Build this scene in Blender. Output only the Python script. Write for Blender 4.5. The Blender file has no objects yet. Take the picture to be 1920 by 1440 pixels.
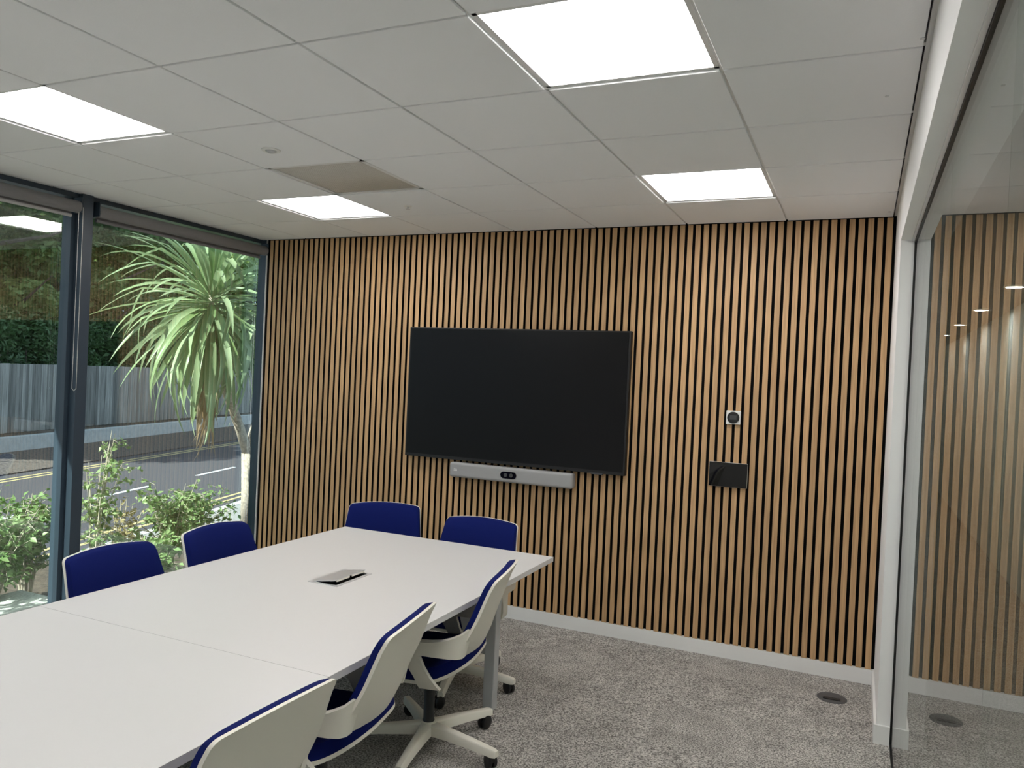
import bpy, bmesh, math, random
import numpy as np
from mathutils import Matrix, Vector

scene = bpy.context.scene
COL = scene.collection
rng = np.random.default_rng(7)
random.seed(7)
PI = math.pi
H = 2.69            # ceiling height

# ------------------------------------------------------------------ camera
cam_d = bpy.data.cameras.new('camera'); cam = bpy.data.objects.new('camera', cam_d); COL.objects.link(cam)
cam_d.sensor_width = 36.0; cam_d.lens = 1466.5 / 1920 * 36.0; cam_d.clip_start = 0.02; cam_d.clip_end = 300
Rm = Matrix(((0.9115148, -0.0459115, 0.4086967), (0.4087140, -0.0094382, -0.9126137), (0.0457568, 0.9989009, 0.0101616)))
cam.matrix_world = Matrix.Translation((0.4598, -4.9644, 1.681)) @ Rm.to_4x4()
scene.camera = cam

# ------------------------------------------------------------------ world, sun, exposure
w = bpy.data.worlds.new('sky'); scene.world = w; w.use_nodes = True
bg = w.node_tree.nodes['Background']; bg.inputs[0].default_value = (0.62, 0.78, 1.0, 1); bg.inputs[1].default_value = 0.9
sd = bpy.data.lights.new('sun', 'SUN'); sun = bpy.data.objects.new('sun', sd); COL.objects.link(sun)
sd.energy = 9.5; sd.angle = 0.009; sd.color = (1.0, 0.96, 0.88)
sun.rotation_euler = Vector((0.32, 0.75, -0.62)).to_track_quat('-Z', 'Y').to_euler()
sun.location = (-8, -16, 12)
PANEL_EMISSION = 11.5
DOWNLIGHT_EMISSION = 130.0
vs = scene.view_settings
vs.view_transform = 'Standard'; vs.look = 'None'; vs.exposure = 0.48; vs.gamma = 1.0; vs.use_curve_mapping = False

# ------------------------------------------------------------------ materials
def nodes(name):
    m = bpy.data.materials.new(name); m.use_nodes = True
    return m, m.node_tree.nodes, m.node_tree.links, m.node_tree.nodes['Principled BSDF']
def plain(name, col, rough=0.5, metal=0.0, spec=0.5, emit=None, strength=0.0, bump=0.0, bscale=200.0, var=0.0):
    m, N, L, b = nodes(name)
    b.inputs['Base Color'].default_value = (*col, 1); b.inputs['Roughness'].default_value = rough
    b.inputs['Metallic'].default_value = metal; b.inputs['Specular IOR Level'].default_value = spec
    if emit: b.inputs['Emission Color'].default_value = (*emit, 1); b.inputs['Emission Strength'].default_value = strength
    if bump or var:
        tc = N.new('ShaderNodeTexCoord'); nz = N.new('ShaderNodeTexNoise'); nz.inputs['Scale'].default_value = bscale
        nz.inputs['Detail'].default_value = 3
        L.new(tc.outputs['Object'], nz.inputs['Vector'])
        if bump:
            bp = N.new('ShaderNodeBump'); bp.inputs['Strength'].default_value = bump; bp.inputs['Distance'].default_value = 0.002
            L.new(nz.outputs['Fac'], bp.inputs['Height']); L.new(bp.outputs['Normal'], b.inputs['Normal'])
        if var:
            rp = N.new('ShaderNodeValToRGB')
            rp.color_ramp.elements[0].position = 0.3; rp.color_ramp.elements[1].position = 0.7
            rp.color_ramp.elements[0].color = (*[c * (1 - var) for c in col], 1)
            rp.color_ramp.elements[1].color = (*[min(1, c * (1 + var)) for c in col], 1)
            L.new(nz.outputs['Fac'], rp.inputs['Fac']); L.new(rp.outputs['Color'], b.inputs['Base Color'])
    return m
def glass(name, r0, tint):
    # thin clear pane: see-through plus mirror reflection that grows towards grazing angles (Schlick)
    m = bpy.data.materials.new(name); m.use_nodes = True
    N, L = m.node_tree.nodes, m.node_tree.links; N.clear()
    out = N.new('ShaderNodeOutputMaterial'); mix = N.new('ShaderNodeMixShader')
    tr = N.new('ShaderNodeBsdfTransparent'); tr.inputs[0].default_value = (*tint, 1)
    gl = N.new('ShaderNodeBsdfGlossy'); gl.inputs['Roughness'].default_value = 0.0
    ge = N.new('ShaderNodeNewGeometry'); dt = N.new('ShaderNodeVectorMath'); dt.operation = 'DOT_PRODUCT'
    L.new(ge.outputs['Incoming'], dt.inputs[0]); L.new(ge.outputs['Normal'], dt.inputs[1])
    def mth(op, a, b=None):
        n = N.new('ShaderNodeMath'); n.operation = op
        for i, v in enumerate((a, b)):
            if v is None: continue
            if isinstance(v, (int, float)): n.inputs[i].default_value = v
            else: L.new(v, n.inputs[i])
        return n.outputs[0]
    c = mth('ABSOLUTE', dt.outputs['Value']); p5 = mth('POWER', mth('SUBTRACT', 1.0, c), 5.0)
    f = mth('ADD', mth('MULTIPLY', p5, 1 - r0), r0)
    L.new(f, mix.inputs[0]); L.new(tr.outputs[0], mix.inputs[1]); L.new(gl.outputs[0], mix.inputs[2]); L.new(mix.outputs[0], out.inputs[0])
    return m
def wood(name, c1=(0.43, 0.258, 0.120), c2=(0.62, 0.40, 0.205), lo=0.9, hi=1.1, sc=(55, 55, 2.2)):
    m, N, L, b = nodes(name)
    tc = N.new('ShaderNodeTexCoord'); oi = N.new('ShaderNodeObjectInfo'); ad = N.new('ShaderNodeVectorMath'); ad.operation = 'ADD'
    ml = N.new('ShaderNodeMath'); ml.operation = 'MULTIPLY'; ml.inputs[1].default_value = 37.0
    L.new(oi.outputs['Random'], ml.inputs[0]); L.new(tc.outputs['Object'], ad.inputs[0]); L.new(ml.outputs[0], ad.inputs[1])
    mp = N.new('ShaderNodeMapping'); mp.inputs['Scale'].default_value = sc; L.new(ad.outputs[0], mp.inputs[0])
    nz = N.new('ShaderNodeTexNoise'); nz.inputs['Scale'].default_value = 1.6; nz.inputs['Detail'].default_value = 5; nz.inputs['Distortion'].default_value = 0.6
    L.new(mp.outputs[0], nz.inputs['Vector'])
    rp = N.new('ShaderNodeValToRGB'); rp.color_ramp.elements[0].position = 0.3; rp.color_ramp.elements[1].position = 0.72
    rp.color_ramp.elements[0].color = (*c1, 1); rp.color_ramp.elements[1].color = (*c2, 1)
    L.new(nz.outputs['Fac'], rp.inputs['Fac'])
    hs = N.new('ShaderNodeHueSaturation')
    v = N.new('ShaderNodeMapRange'); v.inputs['To Min'].default_value = lo; v.inputs['To Max'].default_value = hi
    L.new(oi.outputs['Random'], v.inputs['Value']); L.new(v.outputs[0], hs.inputs['Value']); L.new(rp.outputs[0], hs.inputs['Color'])
    L.new(hs.outputs[0], b.inputs['Base Color']); b.inputs['Roughness'].default_value = 0.55
    return m
def carpet(name):
    m, N, L, b = nodes(name)
    tc = N.new('ShaderNodeTexCoord'); oi = N.new('ShaderNodeObjectInfo'); ad = N.new('ShaderNodeVectorMath'); ad.operation = 'ADD'
    ml = N.new('ShaderNodeMath'); ml.operation = 'MULTIPLY'; ml.inputs[1].default_value = 91.0
    L.new(oi.outputs['Random'], ml.inputs[0]); L.new(tc.outputs['Object'], ad.inputs[0]); L.new(ml.outputs[0], ad.inputs[1])
    n1 = N.new('ShaderNodeTexNoise'); n1.inputs['Scale'].default_value = 130; n1.inputs['Detail'].default_value = 2; L.new(ad.outputs[0], n1.inputs['Vector'])
    n2 = N.new('ShaderNodeTexNoise'); n2.inputs['Scale'].default_value = 9; n2.inputs['Detail'].default_value = 4; L.new(ad.outputs[0], n2.inputs['Vector'])
    r1 = N.new('ShaderNodeValToRGB'); r1.color_ramp.elements[0].position = 0.36; r1.color_ramp.elements[1].position = 0.64
    r1.color_ramp.elements[0].color = (0.13, 0.122, 0.115, 1); r1.color_ramp.elements[1].color = (0.55, 0.525, 0.49, 1)
    L.new(n1.outputs['Fac'], r1.inputs['Fac'])
    v = N.new('ShaderNodeMapRange'); v.inputs['From Min'].default_value = 0.3; v.inputs['From Max'].default_value = 0.7
    v.inputs['To Min'].default_value = 0.82; v.inputs['To Max'].default_value = 1.15; L.new(n2.outputs['Fac'], v.inputs['Value'])
    t = N.new('ShaderNodeMapRange'); t.inputs['To Min'].default_value = 0.95; t.inputs['To Max'].default_value = 1.05; L.new(oi.outputs['Random'], t.inputs['Value'])
    mu = N.new('ShaderNodeMath'); mu.operation = 'MULTIPLY'; L.new(v.outputs[0], mu.inputs[0]); L.new(t.outputs[0], mu.inputs[1])
    hs = N.new('ShaderNodeHueSaturation'); L.new(mu.outputs[0], hs.inputs['Value']); L.new(r1.outputs[0], hs.inputs['Color'])
    L.new(hs.outputs[0], b.inputs['Base Color']); b.inputs['Roughness'].default_value = 1.0; b.inputs['Specular IOR Level'].default_value = 0.1
    bp = N.new('ShaderNodeBump'); bp.inputs['Strength'].default_value = 0.6; bp.inputs['Distance'].default_value = 0.004
    L.new(n1.outputs['Fac'], bp.inputs['Height']); L.new(bp.outputs[0], b.inputs['Normal'])
    return m
def leafmat(name, c1, c2, rough=0.45, trans=0.35, scale=3.0):
    m, N, L, b = nodes(name)
    tc = N.new('ShaderNodeTexCoord'); nz = N.new('ShaderNodeTexNoise'); nz.inputs['Scale'].default_value = scale; L.new(tc.outputs['Object'], nz.inputs['Vector'])
    oi = N.new('ShaderNodeObjectInfo'); ad = N.new('ShaderNodeMath'); ad.operation = 'MULTIPLY_ADD'; ad.inputs[1].default_value = 0.3; L.new(oi.outputs['Random'], ad.inputs[0]); L.new(nz.outputs['Fac'], ad.inputs[2])
    rp = N.new('ShaderNodeValToRGB'); rp.color_ramp.elements[0].position = 0.4; rp.color_ramp.elements[1].position = 0.85
    rp.color_ramp.elements[0].color = (*c1, 1); rp.color_ramp.elements[1].color = (*c2, 1); L.new(ad.outputs[0], rp.inputs['Fac'])
    L.new(rp.outputs[0], b.inputs['Base Color']); b.inputs['Roughness'].default_value = rough
    tl = N.new('ShaderNodeBsdfTranslucent'); L.new(rp.outputs[0], tl.inputs['Color'])
    mx = N.new('ShaderNodeMixShader'); mx.inputs[0].default_value = trans
    L.new(b.outputs[0], mx.inputs[1]); L.new(tl.outputs[0], mx.inputs[2]); L.new(mx.outputs[0], N['Material Output'].inputs[0])
    return m

M = dict(
    tile=plain('ceiling tile white', (0.88, 0.885, 0.89), 0.95, spec=0.1, bump=0.25, bscale=160),
    tbar=plain('ceiling grid white', (0.74, 0.735, 0.72), 0.5),
    wall=plain('wall paint white', (0.86, 0.855, 0.84), 0.7, bump=0.05, bscale=90),
    gloss=plain('trim satin white', (0.82, 0.82, 0.80), 0.35),
    shadowtrim=plain('edge trim grey', (0.62, 0.62, 0.61), 0.6),
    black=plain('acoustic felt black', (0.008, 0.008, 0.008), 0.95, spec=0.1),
    wood=wood('oak veneer'),
    carpet=carpet('loop carpet grey'),
    sub=plain('screed', (0.2, 0.2, 0.2), 0.9),
    frame=plain('window frame anthracite', (0.032, 0.050, 0.072), 0.4),
    pane=glass('window glass', 0.15, (0.90, 0.97, 0.95)),
    part=glass('partition glass', 0.05, (0.94, 0.97, 0.955)),
    blind=plain('blind fabric grey', (0.20, 0.195, 0.20), 0.8),
    blindrail=plain('blind rail light grey', (0.45, 0.44, 0.43), 0.5),
    chain=plain('bead chain', (0.65, 0.63, 0.58), 0.35, 0.4),
    table=plain('table laminate white', (0.66, 0.65, 0.635), 0.42),
    tedge=plain('table edge band', (0.62, 0.61, 0.60), 0.5),
    steel=plain('powder coat silver', (0.50, 0.51, 0.52), 0.4, 0.1),
    darkgrey=plain('dark grey plastic', (0.055, 0.056, 0.06), 0.5),
    alu=plain('brushed aluminium', (0.62, 0.63, 0.64), 0.35, 0.6),
    cream=plain('chair plastic cream', (0.80, 0.77, 0.68), 0.42),
    blue=plain('chair fabric royal blue', (0.003, 0.009, 0.098), 0.9, spec=0.15, bump=0.35, bscale=900),
    blackp=plain('black plastic', (0.009, 0.009, 0.010), 0.4),
    screen=plain('screen glass', (0.004, 0.004, 0.0045), 0.30, spec=0.22),
    bezel=plain('bezel black', (0.006, 0.006, 0.006), 0.45),
    glossblack=plain('gloss black glass', (0.004, 0.004, 0.004), 0.03),
    bar=plain('video bar mesh grey', (0.34, 0.34, 0.335), 0.6, bump=0.2, bscale=1500),
    white=plain('white plastic', (0.80, 0.80, 0.77), 0.4),
    lcd=plain('display grey', (0.055, 0.058, 0.06), 0.3),
    lcd2=plain('filter grey', (0.22, 0.20, 0.17), 0.8),
    boxgrey=plain('floor box grey', (0.075, 0.075, 0.078), 0.5),
    panel=plain('light diffuser', (0.9, 0.9, 0.9), 0.5, emit=(1.0, 0.97, 0.955), strength=PANEL_EMISSION),
    down=plain('downlight lens', (0.9, 0.9, 0.9), 0.5, emit=(1.0, 0.96, 0.9), strength=DOWNLIGHT_EMISSION),
    grille=plain('vent grille', (0.64, 0.60, 0.54), 0.5),
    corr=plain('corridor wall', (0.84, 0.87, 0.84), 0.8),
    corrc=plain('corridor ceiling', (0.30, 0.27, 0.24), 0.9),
    tarmac=plain('tarmac', (0.075, 0.072, 0.085), 0.9, bump=0.4, bscale=60, var=0.12),
    yellow=plain('road paint yellow', (0.62, 0.50, 0.24), 0.8),
    rwhite=plain('road paint white', (0.75, 0.78, 0.80), 0.8),
    paving=plain('paving', (0.34, 0.33, 0.32), 0.9, bump=0.3, bscale=14, var=0.15),
    gravel=plain('gravel verge', (0.12, 0.10, 0.09), 1.0, bump=1.0, bscale=16, var=0.75),
    soil=plain('soil', (0.10, 0.075, 0.055), 1.0, bump=1.0, bscale=20, var=0.4),
    conc=plain('concrete', (0.58, 0.58, 0.57), 0.85, bump=0.3, bscale=8, var=0.12),
    fence=wood('weathered fence board', (0.20, 0.19, 0.175), (0.42, 0.40, 0.37), 0.6, 1.35, (14, 14, 0.8)),
    stone=plain('pale stone slab', (0.55, 0.56, 0.55), 0.9, bump=0.5, bscale=60, var=0.25),
    bark=plain('palm bark', (0.50, 0.43, 0.36), 0.95, bump=1.0, bscale=40, var=0.35),
    twig=plain('twig', (0.55, 0.49, 0.40), 0.9),
    trunk=plain('tree bark', (0.12, 0.10, 0.08), 0.95, bump=1.0, bscale=12, var=0.4),
    palm=leafmat('palm leaf', (0.20, 0.31, 0.11), (0.48, 0.60, 0.38), 0.35, 0.30, 2.0),
    dead=leafmat('dead palm leaf', (0.30, 0.20, 0.11), (0.58, 0.46, 0.32), 0.8, 0.2, 4.0),
    rose=leafmat('shrub leaf', (0.16, 0.30, 0.09), (0.45, 0.56, 0.28), 0.4, 0.30, 4.0),
    tan=leafmat('dry shrub leaf', (0.36, 0.30, 0.14), (0.55, 0.48, 0.28), 0.6, 0.3, 4.0),
    tree=leafmat('tree leaf', (0.06, 0.13, 0.035), (0.30, 0.42, 0.12), 0.5, 0.30, 0.5),
    hedge=leafmat('hedge leaf', (0.03, 0.075, 0.03), (0.12, 0.23, 0.075), 0.45, 0.25, 0.8),
    extw=plain('exterior concrete', (0.45, 0.45, 0.44), 0.8),
)

# ------------------------------------------------------------------ mesh helpers
def mesh_bm(name, bm):
    bmesh.ops.recalc_face_normals(bm, faces=bm.faces); me = bpy.data.meshes.new(name); bm.to_mesh(me); bm.free(); return me
def link(name, me, mat=None, parent=None, loc=(0, 0, 0), rot=(0, 0, 0), smooth=False):
    if mat and not me.materials: me.materials.append(mat)
    if smooth:
        for p in me.polygons: p.use_smooth = True
    o = bpy.data.objects.new(name, me); COL.objects.link(o); o.parent = parent; o.location = loc; o.rotation_euler = rot
    return o
def thing(name, label, cat, loc=(0, 0, 0), rotz=0.0, group=None):
    o = bpy.data.objects.new(name, None); COL.objects.link(o); o.location = loc; o.rotation_euler = (0, 0, rotz)
    o.empty_display_size = 0.1
    return tag(o, label, cat, group)
def tag(o, label, cat, group=None):
    o['label'] = label; o['category'] = cat
    if group: o['group'] = group
    return o
def struct(o, label=None):
    o['kind'] = 'structure'
    if label: o['label'] = label
    return o
def stuff(o): o['kind'] = 'stuff'; return o
def bbox(bm, x0, x1, y0, y1, z0, z1, bev=0.0, seg=2, T=None):
    x0, x1 = sorted((x0, x1)); y0, y1 = sorted((y0, y1)); z0, z1 = sorted((z0, z1))
    r = bmesh.ops.create_cube(bm, size=1.0)
    vs_ = r['verts']
    for v in vs_:
        v.co = Vector(((x0 + x1) / 2 + v.co.x * (x1 - x0), (y0 + y1) / 2 + v.co.y * (y1 - y0), (z0 + z1) / 2 + v.co.z * (z1 - z0)))
    if bev:
        es = list({e for v in vs_ for e in v.link_edges})
        r2 = bmesh.ops.bevel(bm, geom=es, offset=bev, segments=seg, affect='EDGES', profile=0.5)
        vs_ = list({v for f in r2['faces'] for v in f.verts} | {v for v in vs_ if v.is_valid})
    if T is not None: bmesh.ops.transform(bm, matrix=T, verts=[v for v in vs_ if v.is_valid])
    return vs_
def box(name, x0, x1, y0, y1, z0, z1, mat, parent=None, bev=0.0, seg=2):
    bm = bmesh.new(); bbox(bm, x0, x1, y0, y1, z0, z1, bev, seg)
    return link(name, mesh_bm(name, bm), mat, parent)
def boxmesh(sx, sy, sz, bev=0.0):
    bm = bmesh.new(); bbox(bm, -sx / 2, sx / 2, -sy / 2, sy / 2, -sz / 2, sz / 2, bev); return mesh_bm('box', bm)
def cyl(bm, p0, p1, r0, r1=None, n=16, caps=True):
    r1 = r0 if r1 is None else r1
    p0 = Vector(p0); p1 = Vector(p1); d = (p1 - p0)
    q = d.to_track_quat('Z', 'Y').to_matrix()
    a = [bm.verts.new(p0 + q @ Vector((math.cos(2 * PI * i / n) * r0, math.sin(2 * PI * i / n) * r0, 0))) for i in range(n)]
    b = [bm.verts.new(p1 + q @ Vector((math.cos(2 * PI * i / n) * r1, math.sin(2 * PI * i / n) * r1, 0))) for i in range(n)]
    for i in range(n): bm.faces.new((a[i], a[(i + 1) % n], b[(i + 1) % n], b[i]))
    if caps: bm.faces.new(a[::-1]); bm.faces.new(b)
def tube(bm, pts, radii, n=6):
    rings = []
    for k, p in enumerate(pts):
        p = Vector(p); t = Vector(pts[min(k + 1, len(pts) - 1)]) - Vector(pts[max(k - 1, 0)])
        q = t.to_track_quat('Z', 'Y').to_matrix(); r = radii[k] if hasattr(radii, '__len__') else radii
        rings.append([bm.verts.new(p + q @ Vector((math.cos(2 * PI * i / n) * r, math.sin(2 * PI * i / n) * r, 0))) for i in range(n)])
    for a, b in zip(rings, rings[1:]):
        for i in range(n): bm.faces.new((a[i], a[(i + 1) % n], b[(i + 1) % n], b[i]))
    bm.faces.new(rings[0][::-1]); bm.faces.new(rings[-1])
def lathe(bm, prof, n=32, axis='Z', off=(0, 0, 0)):
    rings = []
    for r, z in prof:
        ring = []
        for i in range(n):
            a = 2 * PI * i / n; c = (r * math.cos(a), r * math.sin(a), z)
            if axis == 'Y': c = (c[0], c[2], c[1])
            if axis == 'X': c = (c[2], c[0], c[1])
            ring.append(bm.verts.new(Vector(c) + Vector(off)))
        rings.append(ring)
    for a, b in zip(rings, rings[1:]):
        for i in range(n): bm.faces.new((a[i], a[(i + 1) % n], b[(i + 1) % n], b[i]))
    bm.faces.new(rings[0][::-1]); bm.faces.new(rings[-1])
def prism(bm, pts, axis, a0, a1):
    """polygon given in the two other axes, extruded from a0 to a1 along axis"""
    def mk(p, a):
        if axis == 'x': return (a, p[0], p[1])
        if axis == 'y': return (p[0], a, p[1])
        return (p[0], p[1], a)
    A = [bm.verts.new(mk(p, a0)) for p in pts]; B = [bm.verts.new(mk(p, a1)) for p in pts]; n = len(pts)
    for i in range(n): bm.faces.new((A[i], A[(i + 1) % n], B[(i + 1) % n], B[i]))
    bm.faces.new(A[::-1]); bm.faces.new(B)
def grid_solid(name, F, nu, nv, thick_dir=None):
    """F(u,v,side) -> point; closed slab from two grids (side 0 / 1)"""
    V = []; Fc = []
    idx = lambda s, i, j: s * (nu + 1) * (nv + 1) + i * (nv + 1) + j
    for s in (0, 1):
        for i in range(nu + 1):
            for j in range(nv + 1): V.append(F(i / nu * 2 - 1, j / nv, s))
    for i in range(nu):
        for j in range(nv):
            Fc.append((idx(0, i, j), idx(0, i + 1, j), idx(0, i + 1, j + 1), idx(0, i, j + 1)))
            Fc.append((idx(1, i, j + 1), idx(1, i + 1, j + 1), idx(1, i + 1, j), idx(1, i, j)))
    rim = [(i, 0) for i in range(nu)] + [(nu, j) for j in range(nv)] + [(i, nv) for i in range(nu, 0, -1)] + [(0, j) for j in range(nv, 0, -1)]
    for k in range(len(rim)):
        a, b = rim[k], rim[(k + 1) % len(rim)]
        Fc.append((idx(0, *b), idx(0, *a), idx(1, *a), idx(1, *b)))
    me = bpy.data.meshes.new(name); me.from_pydata(V, [], Fc); me.update()
    bm = bmesh.new(); bm.from_mesh(me); bmesh.ops.recalc_face_normals(bm, faces=bm.faces); bm.to_mesh(me); bm.free()
    return me
def raw_mesh(name, V, Fq):
    me = bpy.data.meshes.new(name); V = np.asarray(V, np.float32); Fq = np.asarray(Fq, np.int32); k = Fq.shape[1]
    me.vertices.add(len(V)); me.vertices.foreach_set('co', V.ravel())
    me.loops.add(Fq.size); me.loops.foreach_set('vertex_index', Fq.ravel())
    me.polygons.add(len(Fq)); me.polygons.foreach_set('loop_start', np.arange(0, Fq.size, k, dtype=np.int32))
    me.update(calc_edges=True); me.validate(); return me

# ================================================================== ROOM SHELL
XL, XR, YB = -4.0, 0.595, -6.6      # window side, right wall face, wall behind the camera
# ---- floor with carpet tiles
floor = struct(box('floor', -4.16, 0.80, YB, 0.10, -0.16, -0.012, M['sub']), 'grey loop pile carpet tile floor')
tm = boxmesh(0.4995, 0.4995, 0.012); tm.materials.append(M['carpet'])
def carpet_tiles(parent, xs, ys):
    for i in range(len(xs) - 1):
        for j in range(len(ys) - 1):
            full = abs(xs[i + 1] - xs[i] - 0.5) < 1e-6 and abs(ys[j + 1] - ys[j] - 0.5) < 1e-6
            me = tm if full else boxmesh(xs[i + 1] - xs[i] - 0.0005, ys[j + 1] - ys[j] - 0.0005, 0.012)
            o = link('carpet_tile', me, M['carpet'], parent, ((xs[i] + xs[i + 1]) / 2, (ys[j] + ys[j + 1]) / 2, -0.006))
            if full: o.rotation_euler.z = PI / 2 * ((i + j) % 2)
carpet_tiles(floor, [-4.05] + [-3.905 + 0.5 * k for k in range(10)] + [0.80], [YB] + [-6.35 + 0.5 * k for k in range(13)] + [0.0])
# ---- ceiling: slab, white grid, tegular tiles
ceil = struct(box('ceiling', -4.16, 0.80, YB, 0.10, H + 0.05, H + 0.25, M['tbar']), 'white suspended tile ceiling')
xs = [-4.05] + [0.6 * i for i in range(-6, 1)] + [0.581]
ys = [YB] + [-0.613 - 0.6 * k for k in range(9, -1, -1)] + [0.0]
def cell(i, j): return xs[i], xs[i + 1], ys[j], ys[j + 1]
LIGHTS = {}
for j in range(len(ys) - 1):
    yc = (ys[j] + ys[j + 1]) / 2
    for i in range(len(xs) - 1):
        xc = (xs[i] + xs[i + 1]) / 2
        k = round((yc + 0.913) / 0.6)      # row index relative to the second row from the slatted wall
        if k in (0, -3, -6) and (abs(xc + 0.3) < 0.05 or abs(xc + 2.7) < 0.05): LIGHTS[(i, j)] = 1; continue
        if k == -1 and abs(xc + 2.1) < 0.05: VENT = (i, j); continue
        x0, x1, y0, y1 = cell(i, j); g = 0.006
        bm = bmesh.new(); bbox(bm, -(x1 - x0) / 2 + g, (x1 - x0) / 2 - g, -(y1 - y0) / 2 + g, (y1 - y0) / 2 - g, 0, 0.03, 0.0015, 1)
        link('ceiling_tile', mesh_bm('tile', bm), M['tile'], ceil, (xc, yc, H))
for x in xs[1:-1]: box('grid_bar', x - 0.012, x + 0.012, YB, 0, H + 0.008, H + 0.05, M['tbar'], ceil)
for y in ys[1:-1]: box('grid_bar', -4.05, 0.581, y - 0.012, y + 0.012, H + 0.0081, H + 0.05, M['tbar'], ceil)
box('edge_trim', 0.581, 0.595, YB, 0, H + 0.004, H + 0.05, M['shadowtrim'], ceil)
# ---- slatted back wall
back = struct(box('wall_back', -4.0, 0.80, 0.022, 0.10, 0.0, H + 0.05, M['black']), 'oak slat acoustic wall on black backing')
box('end_lining', -4.003, -4.0, 0.006, 0.10, 0.0, H + 0.05, M['wall'], back)
zb = 0.088
bm = bmesh.new(); bbox(bm, -0.0158, 0.0158, 0, 0.0225, 0, H - 0.004 - zb, 0.001, 1)
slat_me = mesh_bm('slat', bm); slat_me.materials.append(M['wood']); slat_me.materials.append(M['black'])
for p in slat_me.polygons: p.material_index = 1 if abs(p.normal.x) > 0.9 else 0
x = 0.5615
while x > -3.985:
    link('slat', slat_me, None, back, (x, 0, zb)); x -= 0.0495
bbk = struct(box('baseboard_back', -4.0, XR, -0.004, 0.022, 0.0, zb - 0.001, M['gloss'], None, 0.0015))
# ---- right wall: nib and bulkhead around a recessed glass screen
bm = bmesh.new()
bbox(bm, XR, 0.80, -0.80, 0.022, 0.0, H + 0.05)
bbox(bm, XR, 0.80, YB, -0.80, 2.415, H + 0.05)
wr = struct(link('wall_right', mesh_bm('wall_right', bm), M['wall']), 'white nib wall and bulkhead framing the glass')
bm = bmesh.new()
prism(bm, [(XR - 0.012, -0.004), (XR - 0.012, -0.812), (0.653, -0.812), (0.653, -0.8002), (XR - 0.0002, -0.8002), (XR - 0.0002, -0.004)], 'z', 0, 0.09); bbox(bm, 0.677, 0.81, -0.812, -0.8002, 0, 0.09)
struct(link('baseboard_right', mesh_bm('baseboard_right', bm), M['gloss']))
gp = bpy.data.objects.new('window_3', None); COL.objects.link(gp); struct(gp, 'frameless glass screen along the right side')
XG = 0.665
ys_g = [-0.806, -1.5, -2.5, -3.5, -4.5, -5.5, YB]
for a, b in zip(ys_g, ys_g[1:]):
    box('pane', XG - 0.006, XG + 0.006, b + 0.0015, a - 0.0015, 0.012, 2.405, M['part'], gp)
box('channel', XG - 0.011, XG + 0.011, -0.812, -0.8005, 0.0, 2.414, M['bezel'], gp)
box('channel', XG - 0.011, XG + 0.011, YB, -0.812, 2.398, 2.4145, M['bezel'], gp)
box('channel', XG - 0.011, XG + 0.011, YB, -0.812, 0.0, 0.014, M['bezel'], gp)
box('bead', XG - 0.023, XG - 0.012, YB, -0.8005, 2.407, 2.4145, M['gloss'], gp)
# ---- wall behind the camera
struct(box('wall_front', -4.16, 2.0, YB - 0.15, YB, 0, H + 0.25, M['wall']), 'white wall opposite the slatted wall')
# ---- window wall
def win(name, y0, y1, label):
    e = bpy.data.objects.new(name, None); COL.objects.link(e); e.location = (-4.1, (y0 + y1) / 2, 0); struct(e, label)
    yc = (y0 + y1) / 2
    def b(nm, x0, x1, ya, yb, z0, z1, m): return box(nm, x0 + 4.1, x1 + 4.1, ya - yc, yb - yc, z0, z1, m, e, 0.002 if m is M['frame'] else 0)
    b('head', -4.15, -4.03, y0, y1, 2.66, H + 0.05, M['frame']); b('sill', -4.15, -4.03, y0, y1, -0.05, 0.06, M['frame'])
    b('stile', -4.14, -4.06, y0, y0 + 0.03, 0.06, 2.66, M['frame']); b('stile', -4.14, -4.06, y1 - 0.03, y1, 0.06, 2.66, M['frame'])
    b('pane', -4.105, -4.095, y0 + 0.02, y1 - 0.02, 0.05, 2.67, M['pane'])
    return e
edges = [(-1.56, 0.10), (-3.27, -1.635), (-4.98, -3.345), (YB, -5.055)]
for k, (a, b) in enumerate(edges):
    win('window_%d' % (k + 1) if k < 2 else 'window_%d' % (k + 2), a, b, ['full height window beside the slatted wall', 'full height window left of the dark mullion', 'full height window beyond the left edge', 'full height window at the far left'][k])
for k, y in enumerate((-1.635, -3.345, -5.055)):
    struct(box('trim_%d' % (k + 1), -4.15, -4.0, y, y + 0.075, 0, H + 0.02, M['frame'], None, 0.002), 'dark window mullion post')
struct(box('trim_4', -4.16, -4.012, 0.10, 0.16, 0, H + 0.05, M['frame']), 'dark window end post at the slatted wall')
# building around: floor slab edge, roof with overhang
struct(box('wall_exterior', -5.03, 2.2, YB - 0.15, 0.8, H + 0.26, H + 0.55, M['extw']), 'roof slab with eaves over the windows')
struct(box('wall_sun_blocker', -5.55, -5.03, -3.40, -2.30, H + 0.26, H + 0.55, M['extw']), 'unseen slab added beside the eaves to keep sun off the slats')  # added out of view, shades the slatted wall from direct sun
struct(box('wall_end', -4.16, -4.0, 0.16, 0.8, -0.9, H + 0.26, M['extw']), 'outer end wall of the building')
struct(box('wall_plinth', -4.16, 2.0, YB - 0.15, 0.10, -0.9, -0.161, M['extw']), 'plinth under the floor')
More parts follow.
